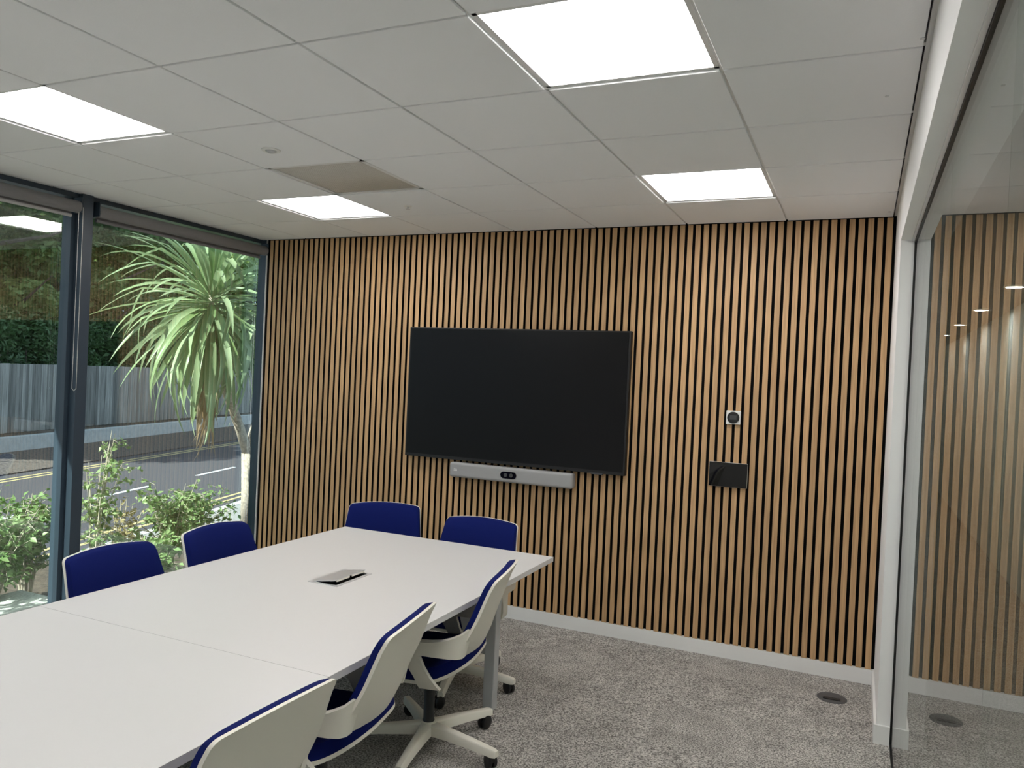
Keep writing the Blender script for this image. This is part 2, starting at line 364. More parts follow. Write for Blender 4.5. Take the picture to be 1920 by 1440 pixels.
# ---- corridor beyond the glass
cf = struct(box('floor_corridor', 0.80, 1.90, YB, 12, -0.16, 0.0, M['carpet']), 'corridor carpet')
struct(box('wall_corridor', 1.75, 1.90, YB, 12, 0.0, 2.55, M['corr']), 'pale corridor wall seen through the glass')
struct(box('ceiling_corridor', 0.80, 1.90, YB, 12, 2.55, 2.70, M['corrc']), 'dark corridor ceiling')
struct(box('wall_corridor_end', 0.80, 1.90, 12, 12.1, 0, 2.7, M['corr']), 'end wall of the corridor')
struct(box('wall_corridor_side', 0.801, 0.808, 0.022, 12, 0, 2.7, M['corr']), 'corridor side wall past the meeting room')
bm = bmesh.new(); lathe(bm, [(0.07, 0.02), (0.075, 0.004), (0.06, 0.0), (0.055, 0.008), (0.052, 0.02)], 20); ring_me = mesh_bm('ring', bm); ring_me.materials.append(M['white'])
bm = bmesh.new(); lathe(bm, [(0.052, 0.012), (0.052, 0.004)], 20); lens_me = mesh_bm('lens', bm); lens_me.materials.append(M['down'])
DL = ['round corridor downlight farthest behind the viewer, out of view', 'round corridor downlight behind the viewer, out of view', 'round corridor downlight beside the glass, past the right edge', 'round corridor downlight cut by the right edge of the photo', 'second corridor downlight from the right edge, through the glass', 'third corridor downlight from the right edge, through the glass',
      'fourth corridor downlight from the right edge, through the glass', 'fifth corridor downlight from the right edge, through the glass', 'farthest corridor downlight, next to the white jamb in the glass']
for k in range(-3, 6):
    t = thing('downlight', DL[k + 3], 'light', (1.485, 2.07 + 1.86 * k, 2.534), 0, 'corridor downlights')
    link('trim_ring', ring_me, None, t); link('lens', lens_me, None, t)

# ================================================================== CEILING FITTINGS
LAB = {(-0.3, 0): 'square lit ceiling panel nearest the top right of the slatted wall', (-0.3, -3): 'largest lit ceiling panel, cut by the top of the photo',
       (-0.3, -6): 'lit ceiling panel overhead behind the viewer, right row', (-2.7, 0): 'lit ceiling panel next to the perforated air grille',
       (-2.7, -3): 'lit ceiling panel at the left edge above the windows', (-2.7, -6): 'lit ceiling panel overhead behind the viewer, window row'}
for (i, j) in LIGHTS:
    x0, x1, y0, y1 = cell(i, j); xc, yc = (x0 + x1) / 2, (y0 + y1) / 2
    t = thing('ceiling_light', LAB[(round(xc, 1), round((yc + 0.913) / 0.6))], 'ceiling light', (xc, yc, H), 0, 'ceiling light panels')
    bm = bmesh.new()
    for a in range(4):
        T = Matrix.Rotation(a * PI / 2, 4, 'Z'); bbox(bm, -0.296, 0.296, -0.296, -0.281, 0.006, 0.03, 0, 1, T)
    link('frame', mesh_bm('frame', bm), M['tbar'], t)
    bm = bmesh.new(); bbox(bm, -0.281, 0.281, -0.281, 0.281, 0.010, 0.02); link('diffuser', mesh_bm('diffuser', bm), M['panel'], t)
x0, x1, y0, y1 = cell(*VENT)
t = thing('air_grille', 'square perforated metal air return grille in the ceiling', 'vent', ((x0 + x1) / 2, (y0 + y1) / 2, H))
bm = bmesh.new()
for a in range(4): bbox(bm, -0.296, 0.296, -0.296, -0.272, 0.004, 0.03, 0, 1, Matrix.Rotation(a * PI / 2, 4, 'Z'))
link('frame', mesh_bm('frame', bm), M['tbar'], t)
box('backing', -0.272, 0.272, -0.272, 0.272, 0.024, 0.028, M['lcd2'], t)
V = []; Fq = []
def addbox(c, hx, hy, hz, ca, sa):
    b = len(V)
    for sx in (-1, 1):
        for sy in (-1, 1):
            for sz in (-1, 1):
                lx, ly = sx * hx, sy * hy; V.append((c[0] + lx * ca - ly * sa, c[1] + lx * sa + ly * ca, c[2] + sz * hz))
    for f in ((0, 1, 3, 2), (4, 6, 7, 5), (0, 4, 5, 1), (2, 3, 7, 6), (0, 2, 6, 4), (1, 5, 7, 3)): Fq.append([b + q for q in f])
n = 40; pitch = 0.544 / n
for k in range(n + 1):
    u = -0.272 + k * pitch
    addbox((u, 0, 0.011), 0.0042, 0.272, 0.003, 1, 0); addbox((0, u, 0.0112), 0.272, 0.0042, 0.003, 1, 0)
stuff(link('mesh_grille', raw_mesh('mesh', V, Fq), M['grille'], t))
t = thing('ceiling_sensor', 'round white recessed presence sensor beside the air grille', 'sensor', (-2.123, -2.086, H))
bm = bmesh.new(); lathe(bm, [(0.044, 0.001), (0.044, -0.004), (0.038, -0.008), (0.028, -0.006), (0.026, -0.002)], 28); link('rim', mesh_bm('r', bm), M['white'], t, smooth=False)
bm = bmesh.new(); lathe(bm, [(0.026, -0.002), (0.022, -0.010), (0.012, -0.015), (0.003, -0.016)], 24); link('lens', mesh_bm('r', bm), M['steel'], t)
t = thing('sprinkler_head', 'small sprinkler head near the lit panel by the slatted wall', 'sprinkler', (-2.121, -0.875, H))
bm = bmesh.new(); lathe(bm, [(0.026, 0.001), (0.026, -0.003), (0.018, -0.006), (0.008, -0.006)], 20); link('rose', mesh_bm('r', bm), M['white'], t)
bm = bmesh.new(); lathe(bm, [(0.006, -0.005), (0.005, -0.018), (0.014, -0.019), (0.014, -0.021), (0.003, -0.022)], 16); link('deflector', mesh_bm('r', bm), M['alu'], t)
bm = bmesh.new(); lathe(bm, [(0.007, 0.001), (0.007, -0.002), (0.003, -0.003)], 12); fix_me = mesh_bm('r', bm); fix_me.materials.append(M['alu'])
for (px, py), lb in zip(((0.49, -2.027), (0.57, -2.475), (0.552, -0.145)), ('tiny screw in the middle of a right column ceiling tile', 'tiny screw at the ceiling tile edge nearest the top right', 'tiny screw in the ceiling tile corner over the slatted wall')):
    tag(link('ceiling_screw', fix_me, None, None, (px, py, H)), lb, 'screw', 'ceiling tile screws')

# ================================================================== BLINDS
def blind(y0, y1, label, cassette, chain_y):
    t = thing('roller_blind', label, 'blind', (-4.0, (y0 + y1) / 2, 2.60)); yc = (y0 + y1) / 2; hl = (y1 - y0) / 2
    bm = bmesh.new(); cyl(bm, (0.0, -hl, 0.0), (0.0, hl, 0.0), 0.037, n=24); link('roller', mesh_bm('r', bm), M['blind'], t, smooth=False)
    for s in (-1, 1): box('bracket', -0.042, 0.03, s * (hl + 0.001), s * (hl + 0.006), -0.035, 0.06, M['frame'], t)
    box('fabric', -0.038, -0.0365, -hl + 0.02, hl - 0.02, -0.05, 0.0, M['blind'], t)
    bm = bmesh.new(); cyl(bm, (-0.037, -hl + 0.02, -0.052), (-0.037, hl - 0.02, -0.052), 0.011, n=12); link('bottom_rail', mesh_bm('r', bm), M['blindrail'] if cassette else M['blind'], t)
    if chain_y is not None:
        bm = bmesh.new(); pts = [(0.012, chain_y - yc - 0.012, 0.0 - 0.03 * 0)]
        zz = np.linspace(0.0, -1.12, 30)
        a = [(0.012, chain_y - yc - 0.014, z) for z in zz] + [(0.012, chain_y - yc, -1.135)] + [(0.012, chain_y - yc + 0.014, z) for z in zz[::-1]]
        tube(bm, a, 0.0016, 5)
        for p in a[1::1]: bmesh.ops.create_icosphere(bm, subdivisions=1, radius=0.0026, matrix=Matrix.Translation(p))
        link('bead_chain', mesh_bm('c', bm), M['chain'], t)
blind(-1.535, -0.012, 'rolled up grey blind over the window beside the slatted wall', False, None)
blind(-3.24, -1.665, 'rolled up grey blind with bead chain left of the mullion', True, -1.655)
blind(-4.95, -3.375, 'rolled up grey blind further left out of view', True, None)

# ================================================================== WALL DEVICES
t = thing('television', 'large black flat screen television on the slatted wall', 'television', (-1.741, -0.03, 1.537))
box('casing', -0.828, 0.828, -0.030, 0.014, -0.468, 0.468, M['bezel'], t, 0.003)
box('screen', -0.816, 0.816, -0.0315, -0.0299, -0.446, 0.458, M['screen'], t)
box('wall_bracket', -0.3, 0.3, 0.014, 0.030, -0.2, 0.2, M['darkgrey'], t)
box('sensor_tab', 0.60, 0.68, -0.0325, -0.02, -0.474, -0.463, M['darkgrey'], t)
t = thing('video_bar', 'long grey video conference bar under the television', 'video bar', (-1.724, -0.04, 1.001))
box('housing', -0.463, 0.463, -0.040, 0.032, -0.052, 0.052, M['bar'], t, 0.018, 4)
bm = bmesh.new(); pts = []
for s, c in ((1, 0.036), (-1, -0.036)):
    for k in range(13):
        a = -PI / 2 + PI * k / 12 if s > 0 else PI / 2 + PI * k / 12
        pts.append((c + 0.024 * math.cos(a), 0.024 * math.sin(a)))
prism(bm, pts, 'y', -0.0425, -0.03); cw = link('camera_window', mesh_bm('c', bm), M['glossblack'], t)
for s in (-1, 1):
    bm = bmesh.new(); lathe(bm, [(0.013, -0.0415), (0.013, -0.0445), (0.009, -0.0445), (0.008, -0.043)], 20, 'Y', (s * 0.021, 0, 0)); link('lens', mesh_bm('l', bm), M['lcd'], cw)
bm = bmesh.new()
for k, h in enumerate((0.004, 0.008, 0.004, 0.004, 0.008, 0.004)): bbox(bm, -0.424 + 0.0045 * k, -0.422 + 0.0045 * k, -0.0412, -0.039, 0.004, 0.004 + h)
for k in range(5): bbox(bm, -0.4245 + 0.0055 * k, -0.4205 + 0.0055 * k, -0.0412, -0.039, -0.006, 0.0)
link('logo', mesh_bm('logo', bm), M['white'], t)
t = thing('thermostat', 'small white square thermostat with round black dial', 'thermostat', (-0.256, -0.001, 1.488))
box('back_plate', -0.043, 0.043, -0.018, 0.0, -0.042, 0.042, M['white'], t, 0.003)
bm = bmesh.new(); lathe(bm, [(0.036, -0.017), (0.036, -0.024), (0.033, -0.026)], 36, 'Y'); d = link('dial', mesh_bm('d', bm), M['bezel'], t)
box('display', -0.020, 0.020, -0.0268, -0.0255, -0.013, 0.014, M['lcd'], d)
t = thing('touch_panel', 'black glass touch tablet mounted below the thermostat', 'tablet', (-0.271, -0.001, 1.134))
box('casing', -0.116, 0.116, -0.020, -0.009, -0.076, 0.076, M['alu'], t, 0.004)
box('glass', -0.1145, 0.1145, -0.0212, -0.0195, -0.0745, 0.0745, M['glossblack'], t)
box('mount', -0.05, 0.05, -0.010, 0.0, -0.04, 0.04, M['darkgrey'], t)
t = thing('floor_box', 'round grey cable grommet set in the carpet by the glass', 'floor box', (0.385, -0.325, 0.0))
bm = bmesh.new(); lathe(bm, [(0.078, 0.0), (0.078, 0.002), (0.070, 0.006), (0.030, 0.007)], 40); link('lid', mesh_bm('l', bm), M['boxgrey'], t)
bm = bmesh.new(); bbox(bm, -0.045, 0.045, -0.014, 0.014, 0.006, 0.009, 0.003, 2, Matrix.Translation((0.0, -0.030, 0))); link('cable_flap', mesh_bm('l', bm), M['blackp'], t)

# ================================================================== TABLE
TZ = 0.712
t = thing('conference_table', 'long white conference table in two joined halves on silver legs', 'table', (-1.71, -2.95, 0))
TX0, TX1 = -0.685, 0.685
def top(name, y0, y1, hole):
    bm = bmesh.new()
    if hole:
        hx0, hx1, hy0, hy1 = hole; X = [TX0, hx0, hx1, TX1]; Y = [y0, hy0, hy1, y1]
        vt = [[bm.verts.new((x_, y_, TZ)) for y_ in Y] for x_ in X]
        fs = [bm.faces.new((vt[i][j], vt[i + 1][j], vt[i + 1][j + 1], vt[i][j + 1])) for i in range(3) for j in range(3) if (i, j) != (1, 1)]
        r = bmesh.ops.extrude_face_region(bm, geom=fs)
        for v in [g for g in r['geom'] if isinstance(g, bmesh.types.BMVert)]: v.co.z -= 0.025
    else: bbox(bm, TX0, TX1, y0, y1, TZ - 0.025, TZ)
    me = mesh_bm(name, bm); me.materials.append(M['table']); me.materials.append(M['tedge'])
    for p in me.polygons: p.material_index = 0 if p.normal.z > 0.5 else 1
    return link(name, me, None, t)
hole = (-0.066, 0.082, 0.845, 1.105)
top('tabletop', 0.001, 1.955, hole); top('tabletop', -1.955, -0.001, None)
for y in (1.53, 0.06, -1.53):
    for s in (-1, 1): box('leg', s * 0.54 - 0.028, s * 0.54 + 0.028, y - 0.028, y + 0.028, 0.012, TZ - 0.06, M['steel'], t, 0.004)
    for s in (-1, 1):
        bm = bmesh.new(); cyl(bm, (s * 0.54, y, 0), (s * 0.54, y, 0.014), 0.018); link('foot', mesh_bm('f', bm), M['blackp'], t)
    box('cross_beam', -0.54, 0.54, y - 0.028, y + 0.028, TZ - 0.065, TZ - 0.025, M['steel'], t)
    for s in (-1, 1):
        bm = bmesh.new(); prism(bm, [(s * 0.512, TZ - 0.065), (s * 0.512, 0.28), (s * 0.40, 0.30), (s * 0.30, TZ - 0.065)], 'y', y - 0.012, y + 0.012); link('gusset_plate', mesh_bm('g', bm), M['steel'], t)
        bm = bmesh.new(); cyl(bm, (s * 0.42, y - 0.0125, 0.52), (s * 0.42, y + 0.0125, 0.52), 0.03); link('cable_hole', mesh_bm('g', bm), M['blackp'], t)
for s in (-1, 1): box('side_rail', s * 0.40 - 0.02, s * 0.40 + 0.02, -1.75, 1.75, TZ - 0.064, TZ - 0.026, M['steel'], t)
# cable port in the top
bm = bmesh.new(); hx0, hx1, hy0, hy1 = hole
for a in ((hx0 - 0.006, hx1 + 0.006, hy0 - 0.006, hy0 + 0.010), (hx0 - 0.006, hx1 + 0.006, hy1 - 0.010, hy1 + 0.006), (hx0 - 0.006, hx0 + 0.010, hy0 + 0.01, hy1 - 0.01), (hx1 - 0.010, hx1 + 0.006, hy0 + 0.01, hy1 - 0.01)):
    bbox(bm, *a, TZ - 0.004, TZ + 0.002)
cp = link('cable_port', mesh_bm('cp', bm), M['alu'], t)
bm = bmesh.new(); bbox(bm, hx0 + 0.001, hx1 - 0.001, hy0 + 0.001, hy1 - 0.001, TZ - 0.075, TZ - 0.07)
for a in ((hx0, hx0 + 0.002, hy0, hy1), (hx1 - 0.002, hx1, hy0, hy1), (hx0, hx1, hy0, hy0 + 0.002), (hx0, hx1, hy1 - 0.002, hy1)): bbox(bm, *a, TZ - 0.075, TZ - 0.004)
link('port_well', mesh_bm('w', bm), M['blackp'], cp)
bm = bmesh.new(); T = Matrix.Translation((hx0 + 0.010, 0, TZ)) @ Matrix.Rotation(math.radians(-9), 4, 'Y')
bbox(bm, 0, 0.118, hy0 + 0.012, hy1 - 0.012, -0.001, 0.002, 0, 1, T); link('port_lid', mesh_bm('l', bm), M['alu'], cp)
bm = bmesh.new(); bbox(bm, 0.112, 0.1185, hy0 + 0.03, hy0 + 0.125, -0.008, -0.001, 0, 1, T); bbox(bm, 0.112, 0.1185, hy0 + 0.145, hy1 - 0.02, -0.008, -0.001, 0, 1, T)
link('lid_brush', mesh_bm('l', bm), M['cream'], cp)
bm = bmesh.new()
for k in range(3): tube(bm, [(hx0 + 0.03 + 0.03 * k, hy0 + 0.02, TZ - 0.05), (hx0 + 0.06 + 0.02 * k, hy0 + 0.09, TZ - 0.012), (hx0 + 0.08 + 0.01 * k, hy0 + 0.17, TZ - 0.015), (hx0 + 0.05, hy1 - 0.02, TZ - 0.05)], 0.006, 8)
link('cable', mesh_bm('c', bm), M['bezel'], cp)

# ================================================================== CHAIRS
def lerp(a, b, k): return a + (b - a) * k
def interp(t_, ks): return float(np.interp(t_, [k[0] for k in ks], [k[1] for k in ks]))
PROF = [(0.465, -0.200), (0.50, -0.222), (0.55, -0.243), (0.62, -0.262), (0.70, -0.285), (0.78, -0.314), (0.85, -0.347)]
WID = [(0.465, 0.38), (0.49, 0.42), (0.52, 0.475), (0.56, 0.502), (0.62, 0.490), (0.70, 0.474), (0.78, 0.456), (0.85, 0.438)]
def back_pt(u, v, side, inset, off, z0, z1):
    rnd = lambda a: 1 - (1 - min(1, a)) ** 2
    zt = z1 - 0.014 * u * u                                    # arched top edge
    zbm = z0 + 0.015 * (1 - u * u) * 0
    z = lerp(zbm, zt, v)
    w = interp(z, WID) / 2 - inset
    r = 0.024                                                 # rounded top corners
    dz = zt - z
    if dz < r: w -= r - math.sqrt(max(0, r * r - (r - dz) ** 2))
    if z - zbm < r * 1.6: w -= 0.5 * (r - math.sqrt(max(0, r * r - (r - (z - zbm) / 1.6) ** 2)))
    x_ = u * w
    y_ = interp(z, PROF) + (0.016 + 0.05 * max(0, (0.70 - z) / 0.235) ** 1.5) * (x_ / 0.23) ** 2 + off
    return (x_, y_, z)
vmap = lambda v: 1 - (1 - v) ** 1.6
shell_me = grid_solid('shell', lambda u, v, s: back_pt(math.copysign(abs(u) ** 0.8, u), vmap(v), s, 0.0, 0.0 if s else -0.013, 0.490, 0.845), 22, 26)
pad_me = grid_solid('pad', lambda u, v, s: back_pt(math.copysign(abs(u) ** 0.8, u), vmap(v), s, 0.002 + (0.006 if s else 0), (0.034 - 0.008 * abs(u) ** 8 - 0.010 * v ** 12) if s else 0.001, 0.496, 0.845 - (0.004 if s else 0.0)), 22, 26)
def superpt(u, v, a, b, e=3.2):
    """unit square -> rounded rectangle"""
    th = math.atan2(v, u); m_ = max(abs(u), abs(v))
    c, s = math.cos(th), math.sin(th); k = (abs(c) ** e + abs(s) ** e) ** (-1 / e)
    return a * m_ * k * c, b * m_ * k * s, m_
def seat_z(y_): return 0.395 + (0.088 * max(0, (-y_ - 0.05) / 0.19) ** 1.6) - 0.012 * max(0, (y_ - 0.1) / 0.14) ** 2
def pan_pt(u, v, s):
    x_, y_, m_ = superpt(u, v * 2 - 1, 0.248, 0.245); 
    z = seat_z(y_) + 0.012 * (abs(x_) / 0.24) ** 2
    return (x_, y_ + 0.015, z + (-0.016 if s else -0.031 - 0.010 * (1 - m_ ** 3)))
def spad_pt(u, v, s):
    x_, y_, m_ = superpt(u, v * 2 - 1, 0.246 - (0.014 if s else 0), 0.243 - (0.010 if s else 0))
    z = seat_z(y_) + 0.012 * (abs(x_) / 0.24) ** 2
    return (x_, y_ + 0.015, z + (0.034 + 0.012 * (1 - m_ ** 4) if s else -0.0155))
pan_me = grid_solid('pan', pan_pt, 20, 20); spad_me = grid_solid('spad', spad_pt, 20, 20)
def arm_mesh(s):
    bm = bmesh.new()
    path = [(0.214, -0.2255, 0.572, 0.130), (0.244, -0.2165, 0.567, 0.122), (0.263, -0.198, 0.559, 0.103), (0.273, -0.162, 0.551, 0.084), (0.277, -0.125, 0.546, 0.070), (0.278, -0.08, 0.543, 0.062), (0.278, -0.02, 0.542, 0.057), (0.277, 0.04, 0.542, 0.054), (0.272, 0.10, 0.541, 0.050), (0.264, 0.165, 0.540, 0.044), (0.260, 0.172, 0.540, 0.030)]
    rings = []
    n = len(path)
    for k, (x_, y_, z_, h) in enumerate(path):
        a = Vector(path[max(0, k - 1)][:3]); b = Vector(path[min(n - 1, k + 1)][:3]); d = (b - a); d.z = 0; d.normalize(); nr = Vector((d.y, -d.x, 0))
        th = (0.0050, 0.0058, 0.0080)[k] if k < 3 else 0.0075 + 0.0006 * min(k, 6)
        c = Vector((x_, y_, z_)); hh = h / 2; cc = []
        wd = 0.9 * min(1, max(0, (k - 1) / 4))
        for (p, q) in ((-1, -1), (1, -1), (1.0, 0.75), (1.0 + wd, 1), (-1.0 - wd, 1), (-1, 0.75)): cc.append(c + nr * (p * th) + Vector((0, -0.25 * q * hh * max(0, 1 - k / 5), q * hh)))
        rings.append([bm.verts.new((v.x * s, v.y, v.z)) for v in cc])
    for a, b in zip(rings, rings[1:]):
        for i in range(6): bm.faces.new((a[i], a[(i + 1) % 6], b[(i + 1) % 6], b[i]))
    bm.faces.new(rings[0]); bm.faces.new(rings[-1][::-1])
    # brace from the arm down and back to the seat pan
    br = [(0.275, 0.020, 0.535, 0.062), (0.274, 0.008, 0.505, 0.044), (0.268, -0.018, 0.46, 0.036), (0.259, -0.045, 0.415, 0.035), (0.248, -0.066, 0.378, 0.042), (0.238, -0.074, 0.362, 0.045)]
    rings = []
    for (x_, y_, z_, hw) in br:
        cc = [(x_ - 0.011, y_ - hw, z_), (x_ + 0.011, y_ - hw, z_), (x_ + 0.011, y_ + hw, z_), (x_ - 0.011, y_ + hw, z_)]
        rings.append([bm.verts.new((c[0] * s, c[1], c[2])) for c in cc])
    for a, b in zip(rings, rings[1:]):
        for i in range(4): bm.faces.new((a[i], a[(i + 1) % 4], b[(i + 1) % 4], b[i]))
    bm.faces.new(rings[0]); bm.faces.new(rings[-1][::-1])
    return mesh_bm('arm', bm)
arm_me = {s: arm_mesh(s) for s in (-1, 1)}
bm = bmesh.new(); lathe(bm, [(0.020, 0.30), (0.014, 0.301), (0.014, 0.375)], 16); rod_me = mesh_bm('rod', bm)
bm = bmesh.new(); lathe(bm, [(0.024, 0.10), (0.027, 0.11), (0.027, 0.125), (0.024, 0.13), (0.024, 0.285), (0.020, 0.292), (0.016, 0.292)], 24); lift_me = mesh_bm('lift', bm)
bm = bmesh.new(); bbox(bm, -0.07, 0.07, -0.09, 0.09, 0.345, 0.375, 0.008); mech_me = mesh_bm('mech', bm)
bm = bmesh.new(); lathe(bm, [(0.030, 0.062), (0.040, 0.070), (0.042, 0.105), (0.036, 0.118), (0.028, 0.120)], 24); hub_me = mesh_bm('hub', bm)
def leg_mesh():
    bm = bmesh.new(); rings = []
    for (r, w_, zt, zb_) in ((0.02, 0.030, 0.116, 0.066), (0.06, 0.027, 0.114, 0.066), (0.12, 0.024, 0.109, 0.066), (0.22, 0.021, 0.102, 0.064), (0.350, 0.0185, 0.088, 0.056), (0.366, 0.016, 0.083, 0.058)):
        pts = [(-w_, zb_), (w_, zb_), (w_ * 0.9, zt - 0.006), (w_ * 0.6, zt), (-w_ * 0.6, zt), (-w_ * 0.9, zt - 0.006)]
        rings.append([bm.verts.new((r, a, b)) for a, b in pts])
    for a, b in zip(rings, rings[1:]):
        for i in range(6): bm.faces.new((a[i], a[(i + 1) % 6], b[(i + 1) % 6], b[i]))
    bm.faces.new(rings[0]); bm.faces.new(rings[-1][::-1]); return mesh_bm('leg', bm)
leg_me = leg_mesh()
def castor_mesh():
    bm = bmesh.new(); cyl(bm, (0, 0, 0.045), (0, 0, 0.064), 0.007, n=10)
    for s in (-1, 1): lathe(bm, [(0.010, s * 0.004), (0.029, s * 0.005), (0.031, s * 0.009), (0.031, s * 0.018), (0.027, s * 0.021), (0.010, s * 0.022)], 22, 'X', (0, 0.018, 0.031))
    bbox(bm, -0.006, 0.006, -0.008, 0.04, 0.028, 0.055, 0.003)
    return mesh_bm('castor', bm)
castor_me = castor_mesh()
for me, m in ((shell_me, 'cream'), (pad_me, 'blue'), (pan_me, 'cream'), (spad_me, 'blue'), (arm_me[1], 'cream'), (arm_me[-1], 'cream'), (rod_me, 'alu'), (lift_me, 'blackp'), (mech_me, 'darkgrey'), (hub_me, 'cream'), (leg_me, 'cream'), (castor_me, 'blackp')):
    me.materials.append(M[m])
    for p in me.polygons: p.use_smooth = True
def smooth_angle(me, deg=40):
    try: me.set_sharp_from_angle(angle=math.radians(deg))
    except Exception: pass
for me in (shell_me, pad_me, pan_me, spad_me, arm_me[1], arm_me[-1], rod_me, lift_me, mech_me, hub_me, leg_me, castor_me): smooth_angle(me, 45)
def chair(x_, y_, rz, base, label):
    """local +Y is the way the chair faces"""
    t = thing('office_chair', label, 'chair', (x_, y_, 0), rz, 'blue meeting chairs around the table')
    link('back_shell', shell_me, None, t); link('back_pad', pad_me, None, t); link('seat_pan', pan_me, None, t); link('seat_pad', spad_me, None, t)
    for s in (-1, 1): link('armrest', arm_me[s], None, t)
    link('tilt_mechanism', mech_me, None, t); link('lift_rod', rod_me, None, t); link('gas_lift', lift_me, None, t); link('base_hub', hub_me, None, t)
    for k in range(5):
        a = base + k * 2 * PI / 5 - rz
        link('leg', leg_me, None, t, (0, 0, 0), (0, 0, a))
        link('castor', castor_me, None, t, (0.345 * math.cos(a), 0.345 * math.sin(a), 0), (0, 0, a + 0.8 * k + 1.0))
D = math.radians
FL = -PI / 2     # faces +x (window side)
FR = PI / 2      # faces -x (right side)
chair(-1.250, -1.895, FR + D(12), D(-7), 'blue and cream chair on the near side, closest to the slatted wall')
chair(-1.240, -2.685, FR + D(10), D(5), 'blue and cream chair in the middle of the near side')
chair(-1.16, -3.40, FR + D(-1), D(20), 'blue and cream chair at the bottom edge of the photo')
chair(-2.235, -1.885, FL + D(2), D(30), 'blue chair on the window side, closest to the slatted wall')
chair(-2.235, -2.515, FL + D(0), D(10), 'blue chair on the window side in front of the mullion')
chair(-2.235, -3.36, FL + D(2), D(50), 'blue chair on the window side cut by the left edge')
chair(-2.125, -1.06, PI + D(25), D(10), 'blue chair at the far table end, window side, turned slightly')
chair(-1.510, -1.175, PI + D(4), D(0), 'blue chair at the far table end nearest the table corner')

# ================================================================== OUTSIDE
ZR = -0.91
O = Vector((-9.27, 2.7, 0)); TT = Vector((-0.2785, 0.9604, 0)); NN = Vector((-0.9604, -0.2785, 0))
def rp(n_, s_, z_): p = O + NN * n_ + TT * s_; return (p.x, p.y, z_)
def strip(name, n0, n1, s0, s1, z0, z1, mat, parent=None):
    bm = bmesh.new()
    A = [bm.verts.new(rp(n, s, z0)) for n, s in ((n0, s0), (n1, s0), (n1, s1), (n0, s1))]; B = [bm.verts.new(rp(n, s, z1)) for n, s in ((n0, s0), (n1, s0), (n1, s1), (n0, s1))]
    for i in range(4): bm.faces.new((A[i], A[(i + 1) % 4], B[(i + 1) % 4], B[i]))
    bm.faces.new(A[::-1]); bm.faces.new(B); return link(name, mesh_bm(name, bm), mat, parent)
S0, S1 = -25, 45
road = struct(strip('floor_road', -0.45, 5.6, S0, S1, ZR - 0.2, ZR, M['tarmac']), 'tarmac road outside the windows')
for n_ in (0.0, 0.22, 4.92, 5.14): strip('yellow_line', n_, n_ + 0.075, S0, S1, ZR, ZR + 0.004, M['yellow'], road)
for k in range(-4, 8): strip('white_dash', 2.2, 2.3, -0.55 + k * 3.55, 1.2 + k * 3.55, ZR, ZR + 0.004, M['rwhite'], road)
struct(strip('floor_pavement', -2.6, -0.6, S0, S1, ZR - 0.1, ZR + 0.10, M['paving']), 'pavement beside the near kerb')
struct(strip('trim_kerb', -0.6, -0.45, S0, S1, ZR - 0.1, ZR + 0.105, M['conc']), 'near concrete kerb')
struct(strip('floor_verge', 5.6, 10.5, S0, S1, ZR - 0.2, ZR + 0.03, M['gravel']), 'leaf strewn verge beyond the road')
tag(strip('retaining_wall', 8.4, 8.7, S0, S1, ZR, ZR + 0.40, M['conc']), 'low pale concrete wall across the road below the fence', 'wall')
struct(strip('floor_bank', 8.7, 60, -60, 90, ZR - 0.2, ZR + 0.33, M['soil']), 'soil behind the low wall')
# planting bed that slopes from the building down to the pavement
bm = bmesh.new()
prof = [(-4.16, -0.06), (-5.9, -0.10), (-6.6, -0.35), (-7.4, -0.79), (-7.6, -1.3), (-4.16, -1.3)]
prism(bm, prof, 'y', -14, 14)
bed = struct(link('floor_bed', mesh_bm('bed', bm), M['soil']), 'planting bed outside the windows')
tag(box('stone_slab', -4.75, -4.35, -1.95, -1.42, -0.06, 0.06, M['stone'], None, 0.008), 'pale stone slab lying in the planting bed', 'stone')
# fence: boards and rails
fe = thing('timber_fence', 'weathered grey close board timber fence across the road', 'fence', rp(9.8, 0, ZR + 0.33))
fa = math.atan2(TT.y, TT.x); fe.rotation_euler.z = fa
bmv = []
for k in range(6):
    me = boxmesh(0.128, 0.02, 1.95 + 0.02 * random.random(), 0.003); me.materials.append(M['fence']); bmv.append(me)
FS = 1.0; nb = 290; s = FS
for k in range(nb):
    link('board', bmv[k % 6], None, fe, (s, 0.010 * (k % 2), 0.985 + 0.01 * random.random())); s += 0.122
for z_ in (0.3, 1.0, 1.7): box('rail', FS, s, 0.035, 0.085, z_, z_ + 0.08, M['fence'], fe)

